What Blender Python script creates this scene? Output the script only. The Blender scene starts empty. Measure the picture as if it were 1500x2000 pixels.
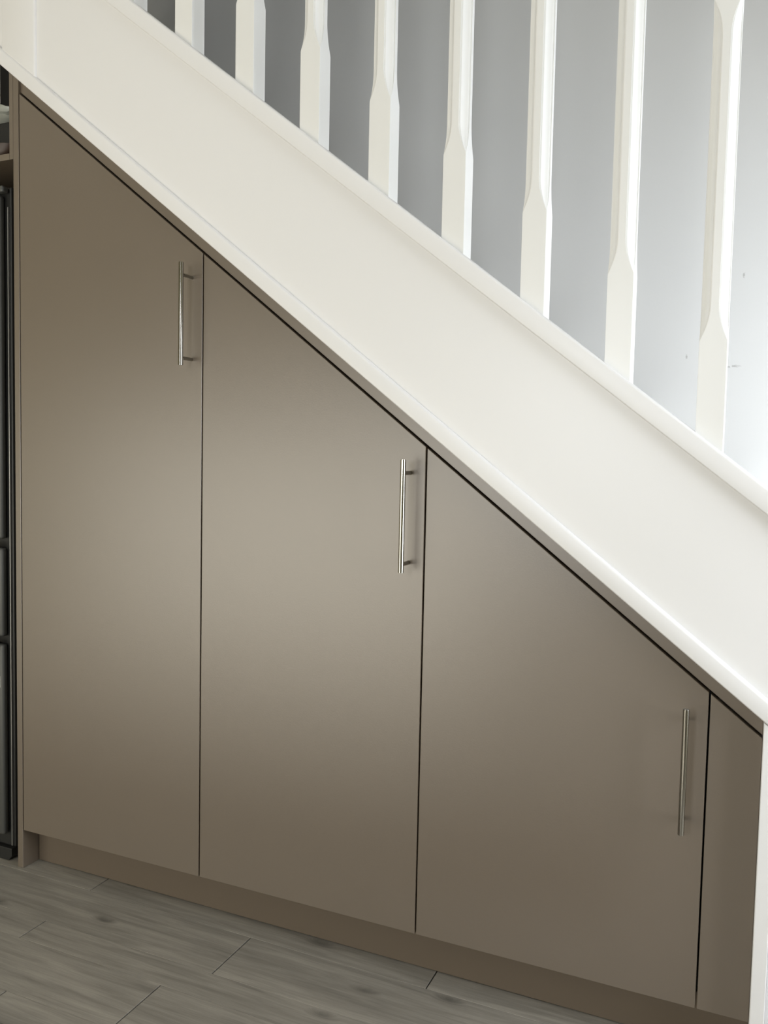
import bpy, bmesh, math, random
from mathutils import Vector, Matrix
random.seed(7)
S = bpy.context.scene
C = S.collection

# ---------------------------------------------------------------- camera
F_PX = 1646.78
cam_d = bpy.data.cameras.new('camera')
cam_d.sensor_fit = 'VERTICAL'; cam_d.sensor_height = 36.0
cam_d.lens = F_PX / 2000.0 * 36.0
cam_d.clip_start = 0.02
cam = bpy.data.objects.new('camera', cam_d); C.objects.link(cam)
YAW, PITCH, ROLL = .41675, -.06292, .02080
fwd = Vector((-math.sin(YAW)*math.cos(PITCH), math.cos(YAW)*math.cos(PITCH), math.sin(PITCH)))
right = Vector((math.cos(YAW), math.sin(YAW), 0))
up = right.cross(fwd)
r2 = right*math.cos(ROLL) + up*math.sin(ROLL)
u2 = up*math.cos(ROLL) - right*math.sin(ROLL)
M4 = Matrix((r2, u2, -fwd)).transposed().to_4x4()
M4.translation = Vector((1.50371, -1.39221, .95649))
cam.matrix_world = M4
S.camera = cam

# ---------------------------------------------------------------- world, lights, exposure
w = bpy.data.worlds.new('world'); S.world = w; w.use_nodes = True
w.node_tree.nodes['Background'].inputs[0].default_value = (.70, .80, 1, 1)
w.node_tree.nodes['Background'].inputs[1].default_value = 0.6
S.view_settings.view_transform = 'Standard'; S.view_settings.look = 'None'
S.view_settings.exposure = 0.07; S.view_settings.gamma = 1.0
S.view_settings.use_curve_mapping = False

def area(name, loc, look, sx, sy, power, col):
    l = bpy.data.lights.new(name, 'AREA'); l.shape = 'RECTANGLE'; l.size = sx; l.size_y = sy
    l.energy = power; l.color = col
    o = bpy.data.objects.new(name, l); C.objects.link(o); o.location = loc
    o.rotation_euler = (Vector(look)-Vector(loc)).to_track_quat('-Z', 'Y').to_euler()
    return o
# daylight entering through the kitchen window behind the camera, and through the hall door glazing
area('kitchen_window_light', (.83, -2.57, 1.30), (.83, 0, 1.30), .36, .80, 15, (.92, .96, 1.0))
area('patio_door_light', (-.86, -2.57, .60), (-.86, 0, .60), 2.42, 1.12, 28, (1.0, .94, .76))
area('hall_door_light', (2.59, .0, .90), (0, .0, .90), 1.30, 1.2, 53, (.88, .93, 1.0))
sd = bpy.data.lights.new('sun', 'SUN'); sd.energy = 18; sd.angle = math.radians(1.5); sd.color = (1, .95, .86)
sun = bpy.data.objects.new('sun', sd); C.objects.link(sun)
sun.rotation_euler = Vector((.18, .72, -.85)).to_track_quat('-Z', 'Y').to_euler()

# ---------------------------------------------------------------- materials
def mat(name, col, rough=.5, spec=.5, metal=0, bump=0, bscale=200, var=0, vscale=6, coat=0, ior=1.5):
    m = bpy.data.materials.new(name); m.use_nodes = True
    nt = m.node_tree; b = nt.nodes['Principled BSDF']
    b.inputs['Base Color'].default_value = (*col, 1); b.inputs['Roughness'].default_value = rough; b.inputs['IOR'].default_value = ior
    b.inputs['Specular IOR Level'].default_value = spec; b.inputs['Metallic'].default_value = metal
    if coat: b.inputs['Coat Weight'].default_value = coat; b.inputs['Coat Roughness'].default_value = .3
    tc = nt.nodes.new('ShaderNodeTexCoord')
    if bump:
        n = nt.nodes.new('ShaderNodeTexNoise'); n.inputs['Scale'].default_value = bscale; n.inputs['Detail'].default_value = 3
        bp = nt.nodes.new('ShaderNodeBump'); bp.inputs['Strength'].default_value = bump; bp.inputs['Distance'].default_value = .001
        nt.links.new(tc.outputs['Object'], n.inputs['Vector']); nt.links.new(n.outputs['Fac'], bp.inputs['Height'])
        nt.links.new(bp.outputs['Normal'], b.inputs['Normal'])
    if var:
        n = nt.nodes.new('ShaderNodeTexNoise'); n.inputs['Scale'].default_value = vscale; n.inputs['Detail'].default_value = 4
        r = nt.nodes.new('ShaderNodeMapRange'); r.inputs[3].default_value = 1-var; r.inputs[4].default_value = 1+var
        mx = nt.nodes.new('ShaderNodeVectorMath'); mx.operation = 'SCALE'; mx.inputs[0].default_value = col
        nt.links.new(tc.outputs['Object'], n.inputs['Vector']); nt.links.new(n.outputs['Fac'], r.inputs[0])
        nt.links.new(r.outputs[0], mx.inputs['Scale']); nt.links.new(mx.outputs[0], b.inputs['Base Color'])
    return m

TAUPE = (.148, .115, .083)
m_taupe = mat('taupe_laminate', TAUPE, rough=.365, spec=.5, ior=2.0, bump=.10, bscale=350, var=.03, vscale=9)
m_plinth = mat('taupe_plinth_board', tuple(c*.95 for c in TAUPE), rough=.5, spec=.4, bump=.10, bscale=350)
m_white = mat('white_satin_paint', (.805, .795, .785), rough=.38, spec=.5, bump=.06, bscale=60)
m_spin = mat('white_gloss_paint', (.80, .793, .765), rough=.34, spec=.5)
m_steel = mat('brushed_steel', (.40, .385, .35), rough=.14, metal=1)
m_dark = mat('dark_cavity', (.03, .028, .024), rough=.8)
m_ceil = mat('ceiling_paint', (.62, .61, .57), rough=.9, bump=.1, bscale=90)
m_room = mat('room_wall_paint', (.42, .385, .26), rough=.85, bump=.1, bscale=90)
m_carpet = mat('grey_carpet', (.25, .24, .23), rough=1, bump=.6, bscale=600)
m_fridge = mat('graphite_metal', (.085, .085, .078), rough=.5, metal=.3, bump=.04)
m_fridge2 = mat('black_plastic', (.012, .012, .011), rough=.5)
m_alu = mat('aluminium_strip', (.32, .32, .31), rough=.35, metal=.7)
m_label = mat('paper_label', (.50, .50, .44), rough=.8)
m_bag = mat('translucent_grey_plastic', (.42, .43, .38), rough=.35, var=.2, vscale=30)
m_pot = mat('brown_glaze', (.045, .024, .016), rough=.45)
m_frame = mat('window_frame_white', (.75, .75, .73), rough=.4)

def wall_mat():
    m = mat('stair_wall_emulsion', (.615, .61, .585), rough=.75, spec=.3, bump=.12, bscale=120, var=.02, vscale=4)
    # small old scuffs at fixed places on the wall (wear, world-sized)
    nt = m.node_tree; L = nt.links; b = nt.nodes['Principled BSDF']
    src = b.inputs['Base Color'].links[0].from_socket
    tc = nt.nodes.new('ShaderNodeTexCoord'); nz = nt.nodes.new('ShaderNodeTexNoise'); nz.inputs['Scale'].default_value = 260
    L.new(tc.outputs['Object'], nz.inputs['Vector'])
    for (x, z, rx, rz) in SCUFFS:
        sub = nt.nodes.new('ShaderNodeVectorMath'); sub.operation = 'SUBTRACT'; sub.inputs[1].default_value = (x, YB_, z)
        L.new(tc.outputs['Object'], sub.inputs[0])
        ml = nt.nodes.new('ShaderNodeVectorMath'); ml.operation = 'MULTIPLY'; ml.inputs[1].default_value = (1/rx, 0, 1/rz)
        L.new(sub.outputs[0], ml.inputs[0])
        ln = nt.nodes.new('ShaderNodeVectorMath'); ln.operation = 'LENGTH'; L.new(ml.outputs[0], ln.inputs[0])
        ad = nt.nodes.new('ShaderNodeMath'); ad.operation = 'MULTIPLY_ADD'; ad.inputs[1].default_value = 2.2; ad.inputs[2].default_value = -.6
        L.new(nz.outputs['Fac'], ad.inputs[0])
        sm = nt.nodes.new('ShaderNodeMath'); sm.operation = 'ADD'; L.new(ln.outputs['Value'], sm.inputs[0]); L.new(ad.outputs[0], sm.inputs[1])
        mr = nt.nodes.new('ShaderNodeMapRange'); mr.inputs[1].default_value = .8; mr.inputs[2].default_value = 1.5; mr.inputs[3].default_value = .55; mr.inputs[4].default_value = 0
        L.new(sm.outputs[0], mr.inputs[0])
        mx = nt.nodes.new('ShaderNodeMixRGB'); mx.inputs[2].default_value = (.22, .20, .18, 1)
        L.new(mr.outputs[0], mx.inputs[0]); L.new(src, mx.inputs[1]); src = mx.outputs[0]
    L.new(src, b.inputs['Base Color'])
    return m
YB_ = .90
SCUFFS = [(1.4384, 1.2055, 0.0130, 0.0035), (1.4219, 1.2034, 0.0060, 0.0030), (1.3227, 1.2317, 0.0030, 0.0070), (1.4486, 1.4287, 0.0030, 0.0080)]
m_wall = wall_mat()

def wood_mat():
    m = bpy.data.materials.new('pale_grey_pine_laminate'); m.use_nodes = True
    nt = m.node_tree; L = nt.links; b = nt.nodes['Principled BSDF']
    def N(t, **k):
        n = nt.nodes.new(t)
        for a, v in k.items(): setattr(n, a, v)
        return n
    tc = N('ShaderNodeTexCoord'); oi = N('ShaderNodeObjectInfo')
    off = N('ShaderNodeVectorMath', operation='SCALE'); off.inputs[0].default_value = (13.1, 7.7, 3.3)
    L.new(oi.outputs['Random'], off.inputs['Scale'])
    ad = N('ShaderNodeVectorMath', operation='ADD'); L.new(tc.outputs['Object'], ad.inputs[0]); L.new(off.outputs[0], ad.inputs[1])
    # knots: rings around scattered points, stretched along the board
    kmap = N('ShaderNodeMapping'); kmap.inputs['Scale'].default_value = (2.6, 7.0, 1); L.new(ad.outputs[0], kmap.inputs[0])
    vor = N('ShaderNodeTexVoronoi', voronoi_dimensions='2D'); vor.inputs['Scale'].default_value = 1.0; L.new(kmap.outputs[0], vor.inputs['Vector'])
    knot = N('ShaderNodeMapRange'); knot.inputs[1].default_value = .0; knot.inputs[2].default_value = .095; knot.inputs[3].default_value = 1; knot.inputs[4].default_value = 0
    L.new(vor.outputs['Distance'], knot.inputs[0])
    bend = N('ShaderNodeVectorMath', operation='SCALE'); bend.inputs[0].default_value = (0, .016, 0); L.new(knot.outputs[0], bend.inputs['Scale'])
    ad2 = N('ShaderNodeVectorMath', operation='ADD'); L.new(ad.outputs[0], ad2.inputs[0]); L.new(bend.outputs[0], ad2.inputs[1])
    def noise(sc, detail, dist=0):
        mp = N('ShaderNodeMapping'); mp.inputs['Scale'].default_value = sc; L.new(ad2.outputs[0], mp.inputs[0])
        n = N('ShaderNodeTexNoise'); n.inputs['Scale'].default_value = 1; n.inputs['Detail'].default_value = detail; n.inputs['Distortion'].default_value = dist
        n.inputs['Roughness'].default_value = .6
        L.new(mp.outputs[0], n.inputs['Vector']); return n
    g1 = noise((4.5, 60, 1), 5, .5); g2 = noise((14, 420, 1), 3, .2); g3 = noise((2.2, 9, 1), 3, .4)
    def rng(n, a, bb, lo, hi):
        r = N('ShaderNodeMapRange'); r.inputs[1].default_value = a; r.inputs[2].default_value = bb; r.inputs[3].default_value = lo; r.inputs[4].default_value = hi
        L.new(n.outputs['Fac'] if 'Fac' in n.outputs else n.outputs[0], r.inputs[0]); return r
    r1 = rng(g1, .35, .68, 1.10, .72); r2_ = rng(g2, .3, .7, 1.09, .88); r3 = rng(g3, .3, .7, .90, 1.10)
    kk = N('ShaderNodeMapRange'); kk.inputs[1].default_value = 0; kk.inputs[2].default_value = 1; kk.inputs[3].default_value = 1; kk.inputs[4].default_value = .52
    L.new(knot.outputs[0], kk.inputs[0])
    pr = N('ShaderNodeMapRange'); pr.inputs[3].default_value = .95; pr.inputs[4].default_value = 1.05; L.new(oi.outputs['Random'], pr.inputs[0])
    def mul(a, c):
        n = N('ShaderNodeMath', operation='MULTIPLY'); L.new(a.outputs[0], n.inputs[0]); L.new(c.outputs[0], n.inputs[1]); return n
    t = mul(mul(mul(r1, r2_), mul(r3, kk)), pr)
    sc = N('ShaderNodeVectorMath', operation='SCALE'); sc.inputs[0].default_value = (.285, .262, .222); L.new(t.outputs[0], sc.inputs['Scale'])
    L.new(sc.outputs[0], b.inputs['Base Color'])
    b.inputs['Roughness'].default_value = .42
    bp = N('ShaderNodeBump'); bp.inputs['Strength'].default_value = .18; bp.inputs['Distance'].default_value = .0008
    L.new(g2.outputs['Fac'], bp.inputs['Height']); L.new(bp.outputs['Normal'], b.inputs['Normal'])
    return m
m_wood = wood_mat()

# ---------------------------------------------------------------- helpers
def bev(bm, w, seg=2):
    if w: bmesh.ops.bevel(bm, geom=bm.edges[:], offset=w, segments=seg, affect='EDGES', profile=.5)
def box_bm(x0, x1, y0, y1, z0, z1, bevel=0, seg=2, bm=None):
    t = bmesh.new()
    bmesh.ops.create_cube(t, size=1, matrix=Matrix.Translation(((x0+x1)/2, (y0+y1)/2, (z0+z1)/2)) @ Matrix.Diagonal((x1-x0, y1-y0, z1-z0, 1)))
    bev(t, bevel, seg)
    return merge(bm, t)
def merge(bm, t):
    if bm is None: return t
    me = bpy.data.meshes.new('tmp'); t.to_mesh(me); t.free(); bm.from_mesh(me); bpy.data.meshes.remove(me); return bm
def prism_xz(pts, y0, y1, bevel=0, seg=2, bm=None):
    t = bmesh.new()
    a = [t.verts.new((x, y0, z)) for x, z in pts]; b = [t.verts.new((x, y1, z)) for x, z in pts]
    t.faces.new(a); t.faces.new(b[::-1]); n = len(pts)
    for i in range(n): t.faces.new((a[i], b[i], b[(i+1) % n], a[(i+1) % n]))
    bmesh.ops.recalc_face_normals(t, faces=t.faces[:]); bev(t, bevel, seg)
    return merge(bm, t)
def cyl(p0, p1, r, n=24, bevel=0, bm=None):
    p0, p1 = Vector(p0), Vector(p1); d = p1-p0
    t = bmesh.new()
    bmesh.ops.create_cone(t, cap_ends=True, segments=n, radius1=r, radius2=r, depth=d.length,
        matrix=Matrix.Translation((p0+p1)/2) @ d.to_track_quat('Z', 'Y').to_matrix().to_4x4())
    if bevel:
        es = [e for e in t.edges if any(len(f.verts) > 4 for f in e.link_faces)]
        bmesh.ops.bevel(t, geom=es, offset=bevel, segments=2, affect='EDGES')
    return merge(bm, t)
def sweep_yz(prof, x0, x1, slope=0.0, bm=None):
    """profile [(y, z)] swept along x from x0 to x1, z dropping by slope per metre; ends vertical"""
    t = bmesh.new()
    a = [t.verts.new((x0, y, z - slope*x0)) for y, z in prof]; b = [t.verts.new((x1, y, z - slope*x1)) for y, z in prof]
    t.faces.new(a); t.faces.new(b[::-1]); n = len(prof)
    for i in range(n): t.faces.new((a[i], b[i], b[(i+1) % n], a[(i+1) % n]))
    bmesh.ops.recalc_face_normals(t, faces=t.faces[:])
    return merge(bm, t)
def obj(name, bm, m, parent=None, label=None, smooth=False):
    me = bpy.data.meshes.new(name)
    if smooth:
        for f in bm.faces: f.smooth = True
    bm.to_mesh(me); bm.free(); me.materials.append(m)
    if smooth:
        try: me.set_sharp_from_angle(angle=math.radians(40))
        except Exception: pass
    o = bpy.data.objects.new(name, me); C.objects.link(o)
    if parent: o.parent = parent; o.matrix_parent_inverse = parent.matrix_world.inverted()
    if label: o['label'] = label
    return o
def thing(name, label, cat, loc, group=None):
    o = bpy.data.objects.new(name, None); C.objects.link(o); o.location = loc; o.empty_display_size = .1
    o.matrix_world = Matrix.Translation(loc)
    o['label'] = label; o['category'] = cat
    if group: o['group'] = group
    return o
def tag(o, label, cat, group=None):
    o['label'] = label; o['category'] = cat
    if group: o['group'] = group
    return o
def struct(o): o['kind'] = 'structure'; return o

# ---------------------------------------------------------------- key lines (metres; door fronts at y = 0)
SL = .779                       # pitch of the flight
C_CAPT, C_CAPB, C_TRIMT, C_TRIMB, C_DOOR = 2.1079, 2.0678, 1.8031, 1.7658, 1.7315
YS = -.022                      # face of the string
XG = [0.0, .488, .9672, 1.4497, 1.5280]     # door joints
ZB, PLY = .0905, .0458

# ---------------------------------------------------------------- room shell
XL, XR, YF, YB, ZC = -2.5, 2.62, -2.6, .90, 2.42
fl = struct(obj('floor', box_bm(XL, XR, YF, YB, -.05, -.009), m_dark))
# laminate strips: rows of different width, butt joints read from the floor in front of the plinth
rows = [(-.009, .058, .206, .788), (-.140, -.009, .621, 1.20), (-.208, -.140, .2125, 1.20), (-.339, -.208, .558, 1.20)]
y = -.339; k = 0
while y > -1.75:
    wd = .067 if k % 2 == 0 else .131
    rows.append((y-wd, y, random.uniform(0, 1), 1.20)); y -= wd; k += 1
for (y0, y1, xj, ln) in rows:
    x = xj - ln*math.ceil((xj-XL)/ln)
    while x < XR-.01:
        a, b = max(x, XL), min(x+ln, XR)
        if b-a > .01:
            bm = box_bm(a+.0012, b-.0012, y0+.0002, y1-.0002, -.009, 0, bevel=.0005, seg=1)
            obj('plank', bm, m_wood, fl)
        x += ln
struct(obj('floor_far', box_bm(XL, XR, YF, y, -.0085, 0), m_wood))
struct(obj('floor_hall', box_bm(XL, XR, .058, YB, -.0085, -.0005), m_wood))

struct(obj('wall_back', box_bm(XL-.1, XR+.1, YB, YB+.1, -.05, 5.0), m_wall))
struct(obj('wall_left', box_bm(XL-.1, XL, YF, YB, -.05, 5.0), m_room))
def wall_with_holes(axis, pos, lo, hi, holes, sgn):
    # wall plane across 'axis' at pos, thickness .1 away from the room; holes [(a, b, z0, z1)] sorted along the wall
    bm = None; cur = lo
    def b(a0, a1, z0, z1):
        nonlocal bm
        p0, p1 = (pos, pos+.1*sgn) if sgn > 0 else (pos+.1*sgn, pos)
        bm = box_bm(a0, a1, p0, p1, z0, z1, bm=bm) if axis == 'y' else box_bm(p0, p1, a0, a1, z0, z1, bm=bm)
    for a0, a1, z0, z1 in holes:
        b(cur, a0, -.05, 5.0); 
        if z0 > 0: b(a0, a1, -.05, z0)
        b(a0, a1, z1, 5.0); cur = a1
    b(cur, hi, -.05, 5.0)
    return bm
HOLES = [(-2.10, .38, .03, 1.22), (.64, 1.03, .88, 1.72)]
struct(obj('wall_front', wall_with_holes('y', YF, XL-.1, XR+.1, HOLES, -1), m_room))
struct(obj('wall_right', wall_with_holes('x', XR, YF, YB, [(-.67, .67, .28, 1.52)], 1), m_room))
for n, (a0, a1, z0, z1) in enumerate(HOLES):
    bm = None
    for q0, q1 in ((z0, z0+.035), (z1-.035, z1)): bm = box_bm(a0, a1, YF-.09, YF+.012, q0, q1, bevel=.003, bm=bm)
    for q0, q1 in ((a0, a0+.035), (a1-.035, a1)): bm = box_bm(q0, q1, YF-.09, YF+.012, z0+.035, z1-.035, bevel=.003, bm=bm)
    struct(obj('window_%d' % (n+1), bm, m_frame))
struct(obj('ceiling', box_bm(XL-.1, XR+.1, YF-.1, -.05, ZC, ZC+.15), m_ceil))
struct(obj('ceiling_stairwell', box_bm(XL-.1, XR+.1, -.1, YB+.1, 4.9, 5.0), m_ceil))
struct(obj('wall_stairwell', box_bm(XL-.1, XR+.1, -.1, -.05, ZC+.15, 4.95), m_wall))

# ---------------------------------------------------------------- staircase
st = thing('staircase', 'white painted staircase with sloping string and spindles above the taupe cupboards', 'staircase', (1.5, .45, 0))
X0, X1 = -.75, 2.25
obj('string', sweep_yz([(YS, C_TRIMT-.02), (YS, C_CAPB+.004), (YS+.034, C_CAPB+.004), (YS+.034, C_TRIMT-.02)], X0, X1, SL), m_white, st)
def arc(cy, cz, r, a0, a1, n=4):
    return [(cy+r*math.cos(math.radians(a0+(a1-a0)*i/n)), cz+r*math.sin(math.radians(a0+(a1-a0)*i/n))) for i in range(n+1)]
# bottom trim under the string: a rounded lipping
r = .007
prof = arc(-.0295+r, C_TRIMT-r, r, 90, 180) + arc(-.0295+.003, C_TRIMB+.003, .003, 180, 270) + [(.028, C_TRIMB), (.028, C_TRIMT-.021), (YS-.0002, C_TRIMT-.021), (YS-.0002, C_TRIMT)]
obj('bottom_trim', sweep_yz(prof, X0, X1, SL), m_white, st, smooth=True)
r = .006
prof = arc(-.034+r, C_CAPT-r, r, 90, 180) + arc(-.034+.003, C_CAPB+.003, .003, 180, 270) + arc(.026-.003, C_CAPB+.003, .003, 270, 360) + arc(.026-r, C_CAPT-r, r, 0, 90)
obj('base_rail', sweep_yz(prof, X0, X1, SL), m_white, st, smooth=True)

def spindle_bm():
    """stop-chamfered square spindle; origin: centre of section at the height of the cap line at its centre"""
    h = .020; full = .0145
    prof = [(0, 1), (.13, 1.0), (.15, .84), (.34, .70), (.56, .56), (.70, .34), (.84, .15), (1.0, .13), (1, 0)]
    zs = []
    zf = SL*h                       # cap line height at the spindle's left side
    z_a = zf + .136; z_b = z_a + .500
    zs.append((None, 0.0))
    zs.append((z_a, 0.0))
    n = 10
    for i in range(1, n+1):
        t = i/n; zs.append((z_a + .056*t, full*(1-(1-t)**2)))
    for i in range(n, 0, -1):
        t = i/n; zs.append((z_b - .056*t, full*(1-(1-t)**2)))
    zs.append((z_b, 0.0)); zs.append(('top', 0.0))
    t = bmesh.new(); rings = []
    def ringpts(s):
        s = max(s, .0004)
        pts = []
        q = [(h - u*s, h - v*s) for u, v in prof]      # quadrant ++ from x=h side to y=h side
        for k in range(4):
            for (a, b) in q:
                for _ in range(k): a, b = -b, a
                pts.append((a, b))
        return pts
    for z, s in zs:
        ring = []
        for (a, b) in ringpts(s):
            zz = (-.003 - SL*a) if z is None else ((.800 - SL*a + .012) if z == 'top' else z)
            ring.append(t.verts.new((a, b, zz)))
        rings.append(ring)
    n = len(rings[0])
    for i in range(len(rings)-1):
        for j in range(n):
            t.faces.new((rings[i][j], rings[i][(j+1) % n], rings[i+1][(j+1) % n], rings[i+1][j]))
    t.faces.new(rings[0][::-1]); t.faces.new(rings[-1])
    bmesh.ops.recalc_face_normals(t, faces=t.faces[:])
    return t
SPX = .4352-.13965; SPD = .13965
xc = SPX + .020
base = obj('spindle', spindle_bm(), m_spin, st, smooth=True)
base.data.set_sharp_from_angle(angle=math.radians(28))
base.matrix_parent_inverse = Matrix.Identity(4)
base.location = Vector((xc, -.004, C_CAPT - SL*xc)) - st.location
for i in list(range(1, 13)) + [-1, -2, -3, -4]:
    c = base.copy(); C.objects.link(c); c.parent = st
    x = xc + SPD*i
    c.location = Vector((x, -.004, C_CAPT - SL*x)) - st.location
# handrail above the frame
prof = [(-.034, 0), (.026, 0), (.028, .020), (.022, .030), (.024, .045), (.012, .056), (-.020, .056), (-.032, .045), (-.030, .030), (-.036, .020)]
obj('handrail', sweep_yz([(a, b+C_CAPT+.80) for a, b in prof], X0, X1, SL), m_spin, st)
# treads and risers behind the string
CN = 2.045
kk = 1
while kk*.183 < 2.7:
    z = kk*.183; x = (CN - z)/SL
    if kk < 13 and x-.255 > XL:
        obj('tread', box_bm(x-.255, x, .029, YB-.002, z-.022, z, bevel=.004), m_carpet, st)
        obj('riser', box_bm(x-.028, x-.016, .029, YB-.002, z-.183+.001, z-.0225), m_white, st)
    kk += 1
# upper newel, cut to the slope at its foot
nx0, nx1 = -.020, .0758
obj('newel_post', prism_xz([(nx0, C_TRIMT-SL*nx0-.006), (nx1, C_TRIMT-SL*nx1-.003), (nx1, 3.1), (nx0, 3.1)], -.0275, .018, bevel=.004, seg=3), m_white, st, smooth=True)
# spandrel below the string, beyond the cupboards
obj('spandrel_panel', prism_xz([(1.5497, .002), (2.24, .002), (2.24, C_TRIMB+.03-SL*2.24 if C_TRIMB+.03-SL*2.24 > .01 else .01), (1.5497, C_TRIMB+.03-SL*1.5497)], .004, .024), m_white, st)

# ---------------------------------------------------------------- cupboards
def slope_poly(x0, x1, z0, c):
    return [(x0, z0), (x1, z0), (x1, c-SL*x1), (x0, c-SL*x0)]
HL = .1985
handles = [(.4615, 1.3295), (.9375, .9560), (1.4180, .5820)]
labs = ['tallest taupe cupboard unit at the left with a bar handle',
        'middle taupe cupboard unit between the tallest and the lowest door',
        'lowest taupe cupboard unit, its bar handle nearest the white end post']
for i in range(3):
    x0, x1 = XG[i], XG[i+1]
    u = thing('cupboard_unit', labs[i], 'cupboard', ((x0+x1)/2, .25, 0), 'fitted cupboards under the stairs')
    # carcass: two sides, bottom and back behind the door
    bm = prism_xz(slope_poly(x0+.002, x0+.018, ZB+.002, C_DOOR-.006), .021, .52)
    bm = prism_xz(slope_poly(x1-.018, x1-.002, ZB+.002, C_DOOR-.006), .021, .52, bm=bm)
    bm = box_bm(x0+.018, x1-.018, .021, .52, ZB+.002, ZB+.018, bm=bm)
    bm = prism_xz(slope_poly(x0+.018, x1-.018, ZB+.018, C_DOOR-.006), .505, .52, bm=bm)
    obj('carcass', bm, m_dark, u)
    d = obj('door', prism_xz(slope_poly(x0+.0014, x1-.0014, ZB, C_DOOR), 0, .018, bevel=.0008, seg=2), m_taupe, u, smooth=False)
    hx, hz = handles[i]
    bm = cyl((hx, -.035, hz-HL), (hx, -.035, hz), .0049, 28, bevel=.0006)
    for zz in (hz-.0235, hz-HL+.0145): bm = cyl((hx, -.032, zz), (hx, .0005, zz), .0037, 20, bm=bm)
    obj('handle', bm, m_steel, d, 'brushed steel bar handle on two short posts', smooth=True)
# fixed filler panel right of the third door
tag(obj('filler_panel', prism_xz(slope_poly(XG[3]+.0014, XG[4]-.0010, ZB, C_DOOR), 0, .018, bevel=.0008), m_taupe), 'narrow fixed taupe panel between the lowest door and the white end post', 'panel')
# sloping scribe strip between the doors and the string
sc = tag(obj('scribe_strip', prism_xz([(XG[0]-.001, C_DOOR+.0045-SL*XG[0]), (XG[4]-.0010, C_DOOR+.0045-SL*XG[4]), (XG[4]-.0010, C_TRIMB-.0008-SL*XG[4]), (XG[0]-.001, C_TRIMB-.0008-SL*XG[0])], .006, .024, bevel=.0006), m_taupe), 'sloping taupe scribe strip running above the cupboard doors under the white string', 'trim strip')
tag(obj('plinth', box_bm(.0005, XG[4]-.0010, PLY, PLY+.016, .0018, ZB+.001, bevel=.0006), m_plinth), 'recessed taupe plinth under the cupboard doors on the grey floor', 'plinth')
tag(obj('side_panel', prism_xz(slope_poly(-.0172, -.0012, .0005, C_TRIMB-.001), 0, .54, bevel=.0008), m_taupe), 'tall taupe side panel left of the tallest cupboard door', 'panel')
tag(obj('end_post', prism_xz(slope_poly(XG[4]-.0006, 1.5484, .0005, C_TRIMB-.0008), -.0275, .52, bevel=.0012), m_white), 'white painted end post closing the right side of the cupboards', 'post')

# ---------------------------------------------------------------- open housing at the left with the fridge freezer
hs = thing('open_shelf_unit', 'open taupe shelf housing above the dark fridge freezer', 'shelf unit', (-.35, .25, 1.594))
obj('cheek', prism_xz([(-.0285, 1.5945), (-.0176, 1.5945), (-.0176, C_TRIMB-.001+SL*.0176), (-.0285, C_TRIMB-.001+SL*.0285)], .0, .54, bevel=.0006), m_taupe, hs)
obj('shelf', box_bm(-.66, -.029, .0, .54, 1.5945, 1.608, bevel=.0006), m_taupe, hs)
obj('back_board', prism_xz(slope_poly(-.66, -.0285, .02, C_TRIMB-.03), .541, .549), m_dark, hs)
obj('side_board', prism_xz(slope_poly(-.68, -.662, .0005, C_TRIMB-.001), 0, .54), m_taupe, hs)

fr = thing('fridge_freezer', 'dark graphite fridge freezer with bar handles in the shadowed gap at the left', 'fridge freezer', (-.35, .28, 0))
obj('cabinet', box_bm(-.65, -.0475, .022, .52, .03, 1.545, bevel=.004), m_fridge2, fr)
zz = [(.062, .512), (.530, .735), (.756, 1.525)]
nm = ['freezer_drawer', 'middle_drawer', 'upper_door']
for n, (a, b) in zip(nm, zz):
    p = obj(n, box_bm(-.645, -.0655, .004, .0215, a, b, bevel=.006, seg=3), m_fridge, fr, smooth=True)
    if n != 'upper_door':
        hb = cyl((-.60, -.016, b+.004), (-.082, -.016, b+.004), .0055, 16, bevel=.001)
        for xx in (-.57, -.086): hb = box_bm(xx-.005, xx+.005, -.016, .0045, b-.012, b+.012, bevel=.002, bm=hb)
        obj('handle', hb, m_alu, p, 'grey metal bar handle', smooth=True)
    if n == 'freezer_drawer':
        obj('sticker', box_bm(-.18, -.073, .0034, .0042, .412, .438), m_label, p, 'pale paper sticker')
obj('edge_strip', box_bm(-.0560, -.0530, .017, .0225, .035, 1.50, bevel=.0008), m_alu, fr)
obj('top_hinge_cover', box_bm(-.62, -.052, .000, .020, 1.529, 1.543, bevel=.004), m_fridge, fr)
obj('foot_plate', prism_xz([(-.64, .0008), (-.06, .0008), (-.050, .012), (-.050, .030), (-.64, .030)], .012, .10, bevel=.001), m_fridge2, fr)

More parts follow.
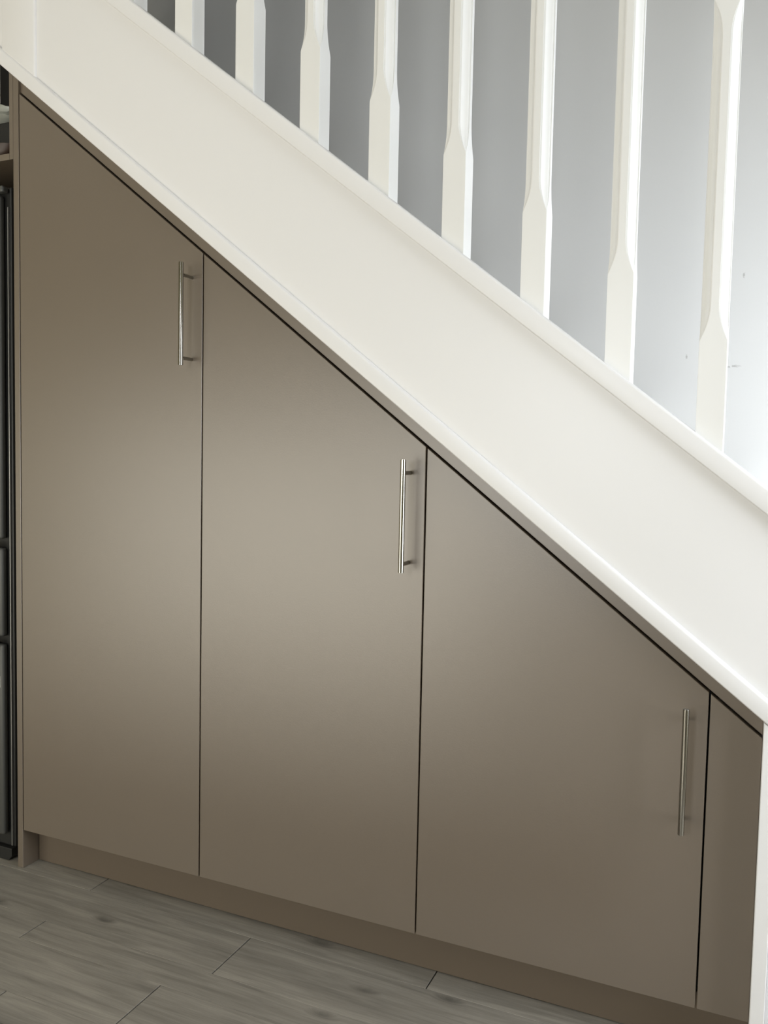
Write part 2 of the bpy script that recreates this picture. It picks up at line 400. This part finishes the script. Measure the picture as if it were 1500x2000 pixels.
# items on the shelf
def blob(name, loc, rad, sq, m, label, cat, amp=.12, seed=0):
    bm = bmesh.new(); bmesh.ops.create_icosphere(bm, subdivisions=4, radius=1)
    rnd = random.Random(seed); ph = [rnd.uniform(0, 6) for _ in range(8)]
    for v in bm.verts:
        p = v.co.normalized()
        k = 1 + amp*(math.sin(5*p.x+ph[0])*math.cos(6*p.y+ph[1]) + .6*math.sin(11*p.z+ph[2]+3*p.x) + .35*math.sin(17*p.y+ph[3]+9*p.z))
        v.co = Vector((p.x*rad[0], p.y*rad[1], p.z*rad[2]))*k
        v.co.z = max(v.co.z, -rad[2]*.82)
    zmin = min(v.co.z for v in bm.verts)
    for v in bm.verts: v.co += Vector(loc) - Vector((0, 0, zmin))
    return tag(obj(name, bm, m, smooth=True), label, cat)
# a dark box with a crumpled bag lying on top, and a brown bowl in front
tag(obj('storage_box', box_bm(-.40, -.092, .060, .42, 1.6085, 1.708, bevel=.006, seg=3), m_fridge2, smooth=True), 'dark storage box standing on the open shelf at the left', 'box')
blob('plastic_bag', (-.205, .20, 1.7085), (.125, .125, .043), 0, m_bag, 'crumpled pale translucent plastic bag lying on the dark box', 'bag', seed=3)
bm = bmesh.new()
pr = [(0, 0), (.030, 0), (.040, .004), (.058, .018), (.066, .031), (.063, .032), (.054, .020), (.036, .008), (0, .006)]
N = 40; rings = []
for rr, z in pr:
    rings.append([bm.verts.new((-.112+rr*math.cos(2*math.pi*i/N) if rr else -.112, .030+rr*.36*math.sin(2*math.pi*i/N) if rr else .030, 1.6085+z)) for i in range(N if rr else 1)])
for A, B in zip(rings[:-1], rings[1:]):
    for i in range(N):
        if len(A) == 1: bm.faces.new((A[0], B[i], B[(i+1) % N]))
        elif len(B) == 1: bm.faces.new((A[i], A[(i+1) % N], B[0]))
        else: bm.faces.new((A[i], A[(i+1) % N], B[(i+1) % N], B[i]))
bmesh.ops.recalc_face_normals(bm, faces=bm.faces[:])
tag(obj('bowl', bm, m_pot, smooth=True), 'dark reddish brown bowl at the front of the open shelf', 'bowl')

# brown mat on the floor; only its edge reaches the bottom left corner of the view
bm = box_bm(-.70, 1.25, -.80, -.416, .0003, .009, bevel=.003)
tag(obj('floor_mat', bm, mat('brown_coir', (.09, .06, .038), rough=.95, bump=.8, bscale=300, var=.2, vscale=120)), 'brown mat on the grey floor, its edge just at the bottom left corner', 'mat')
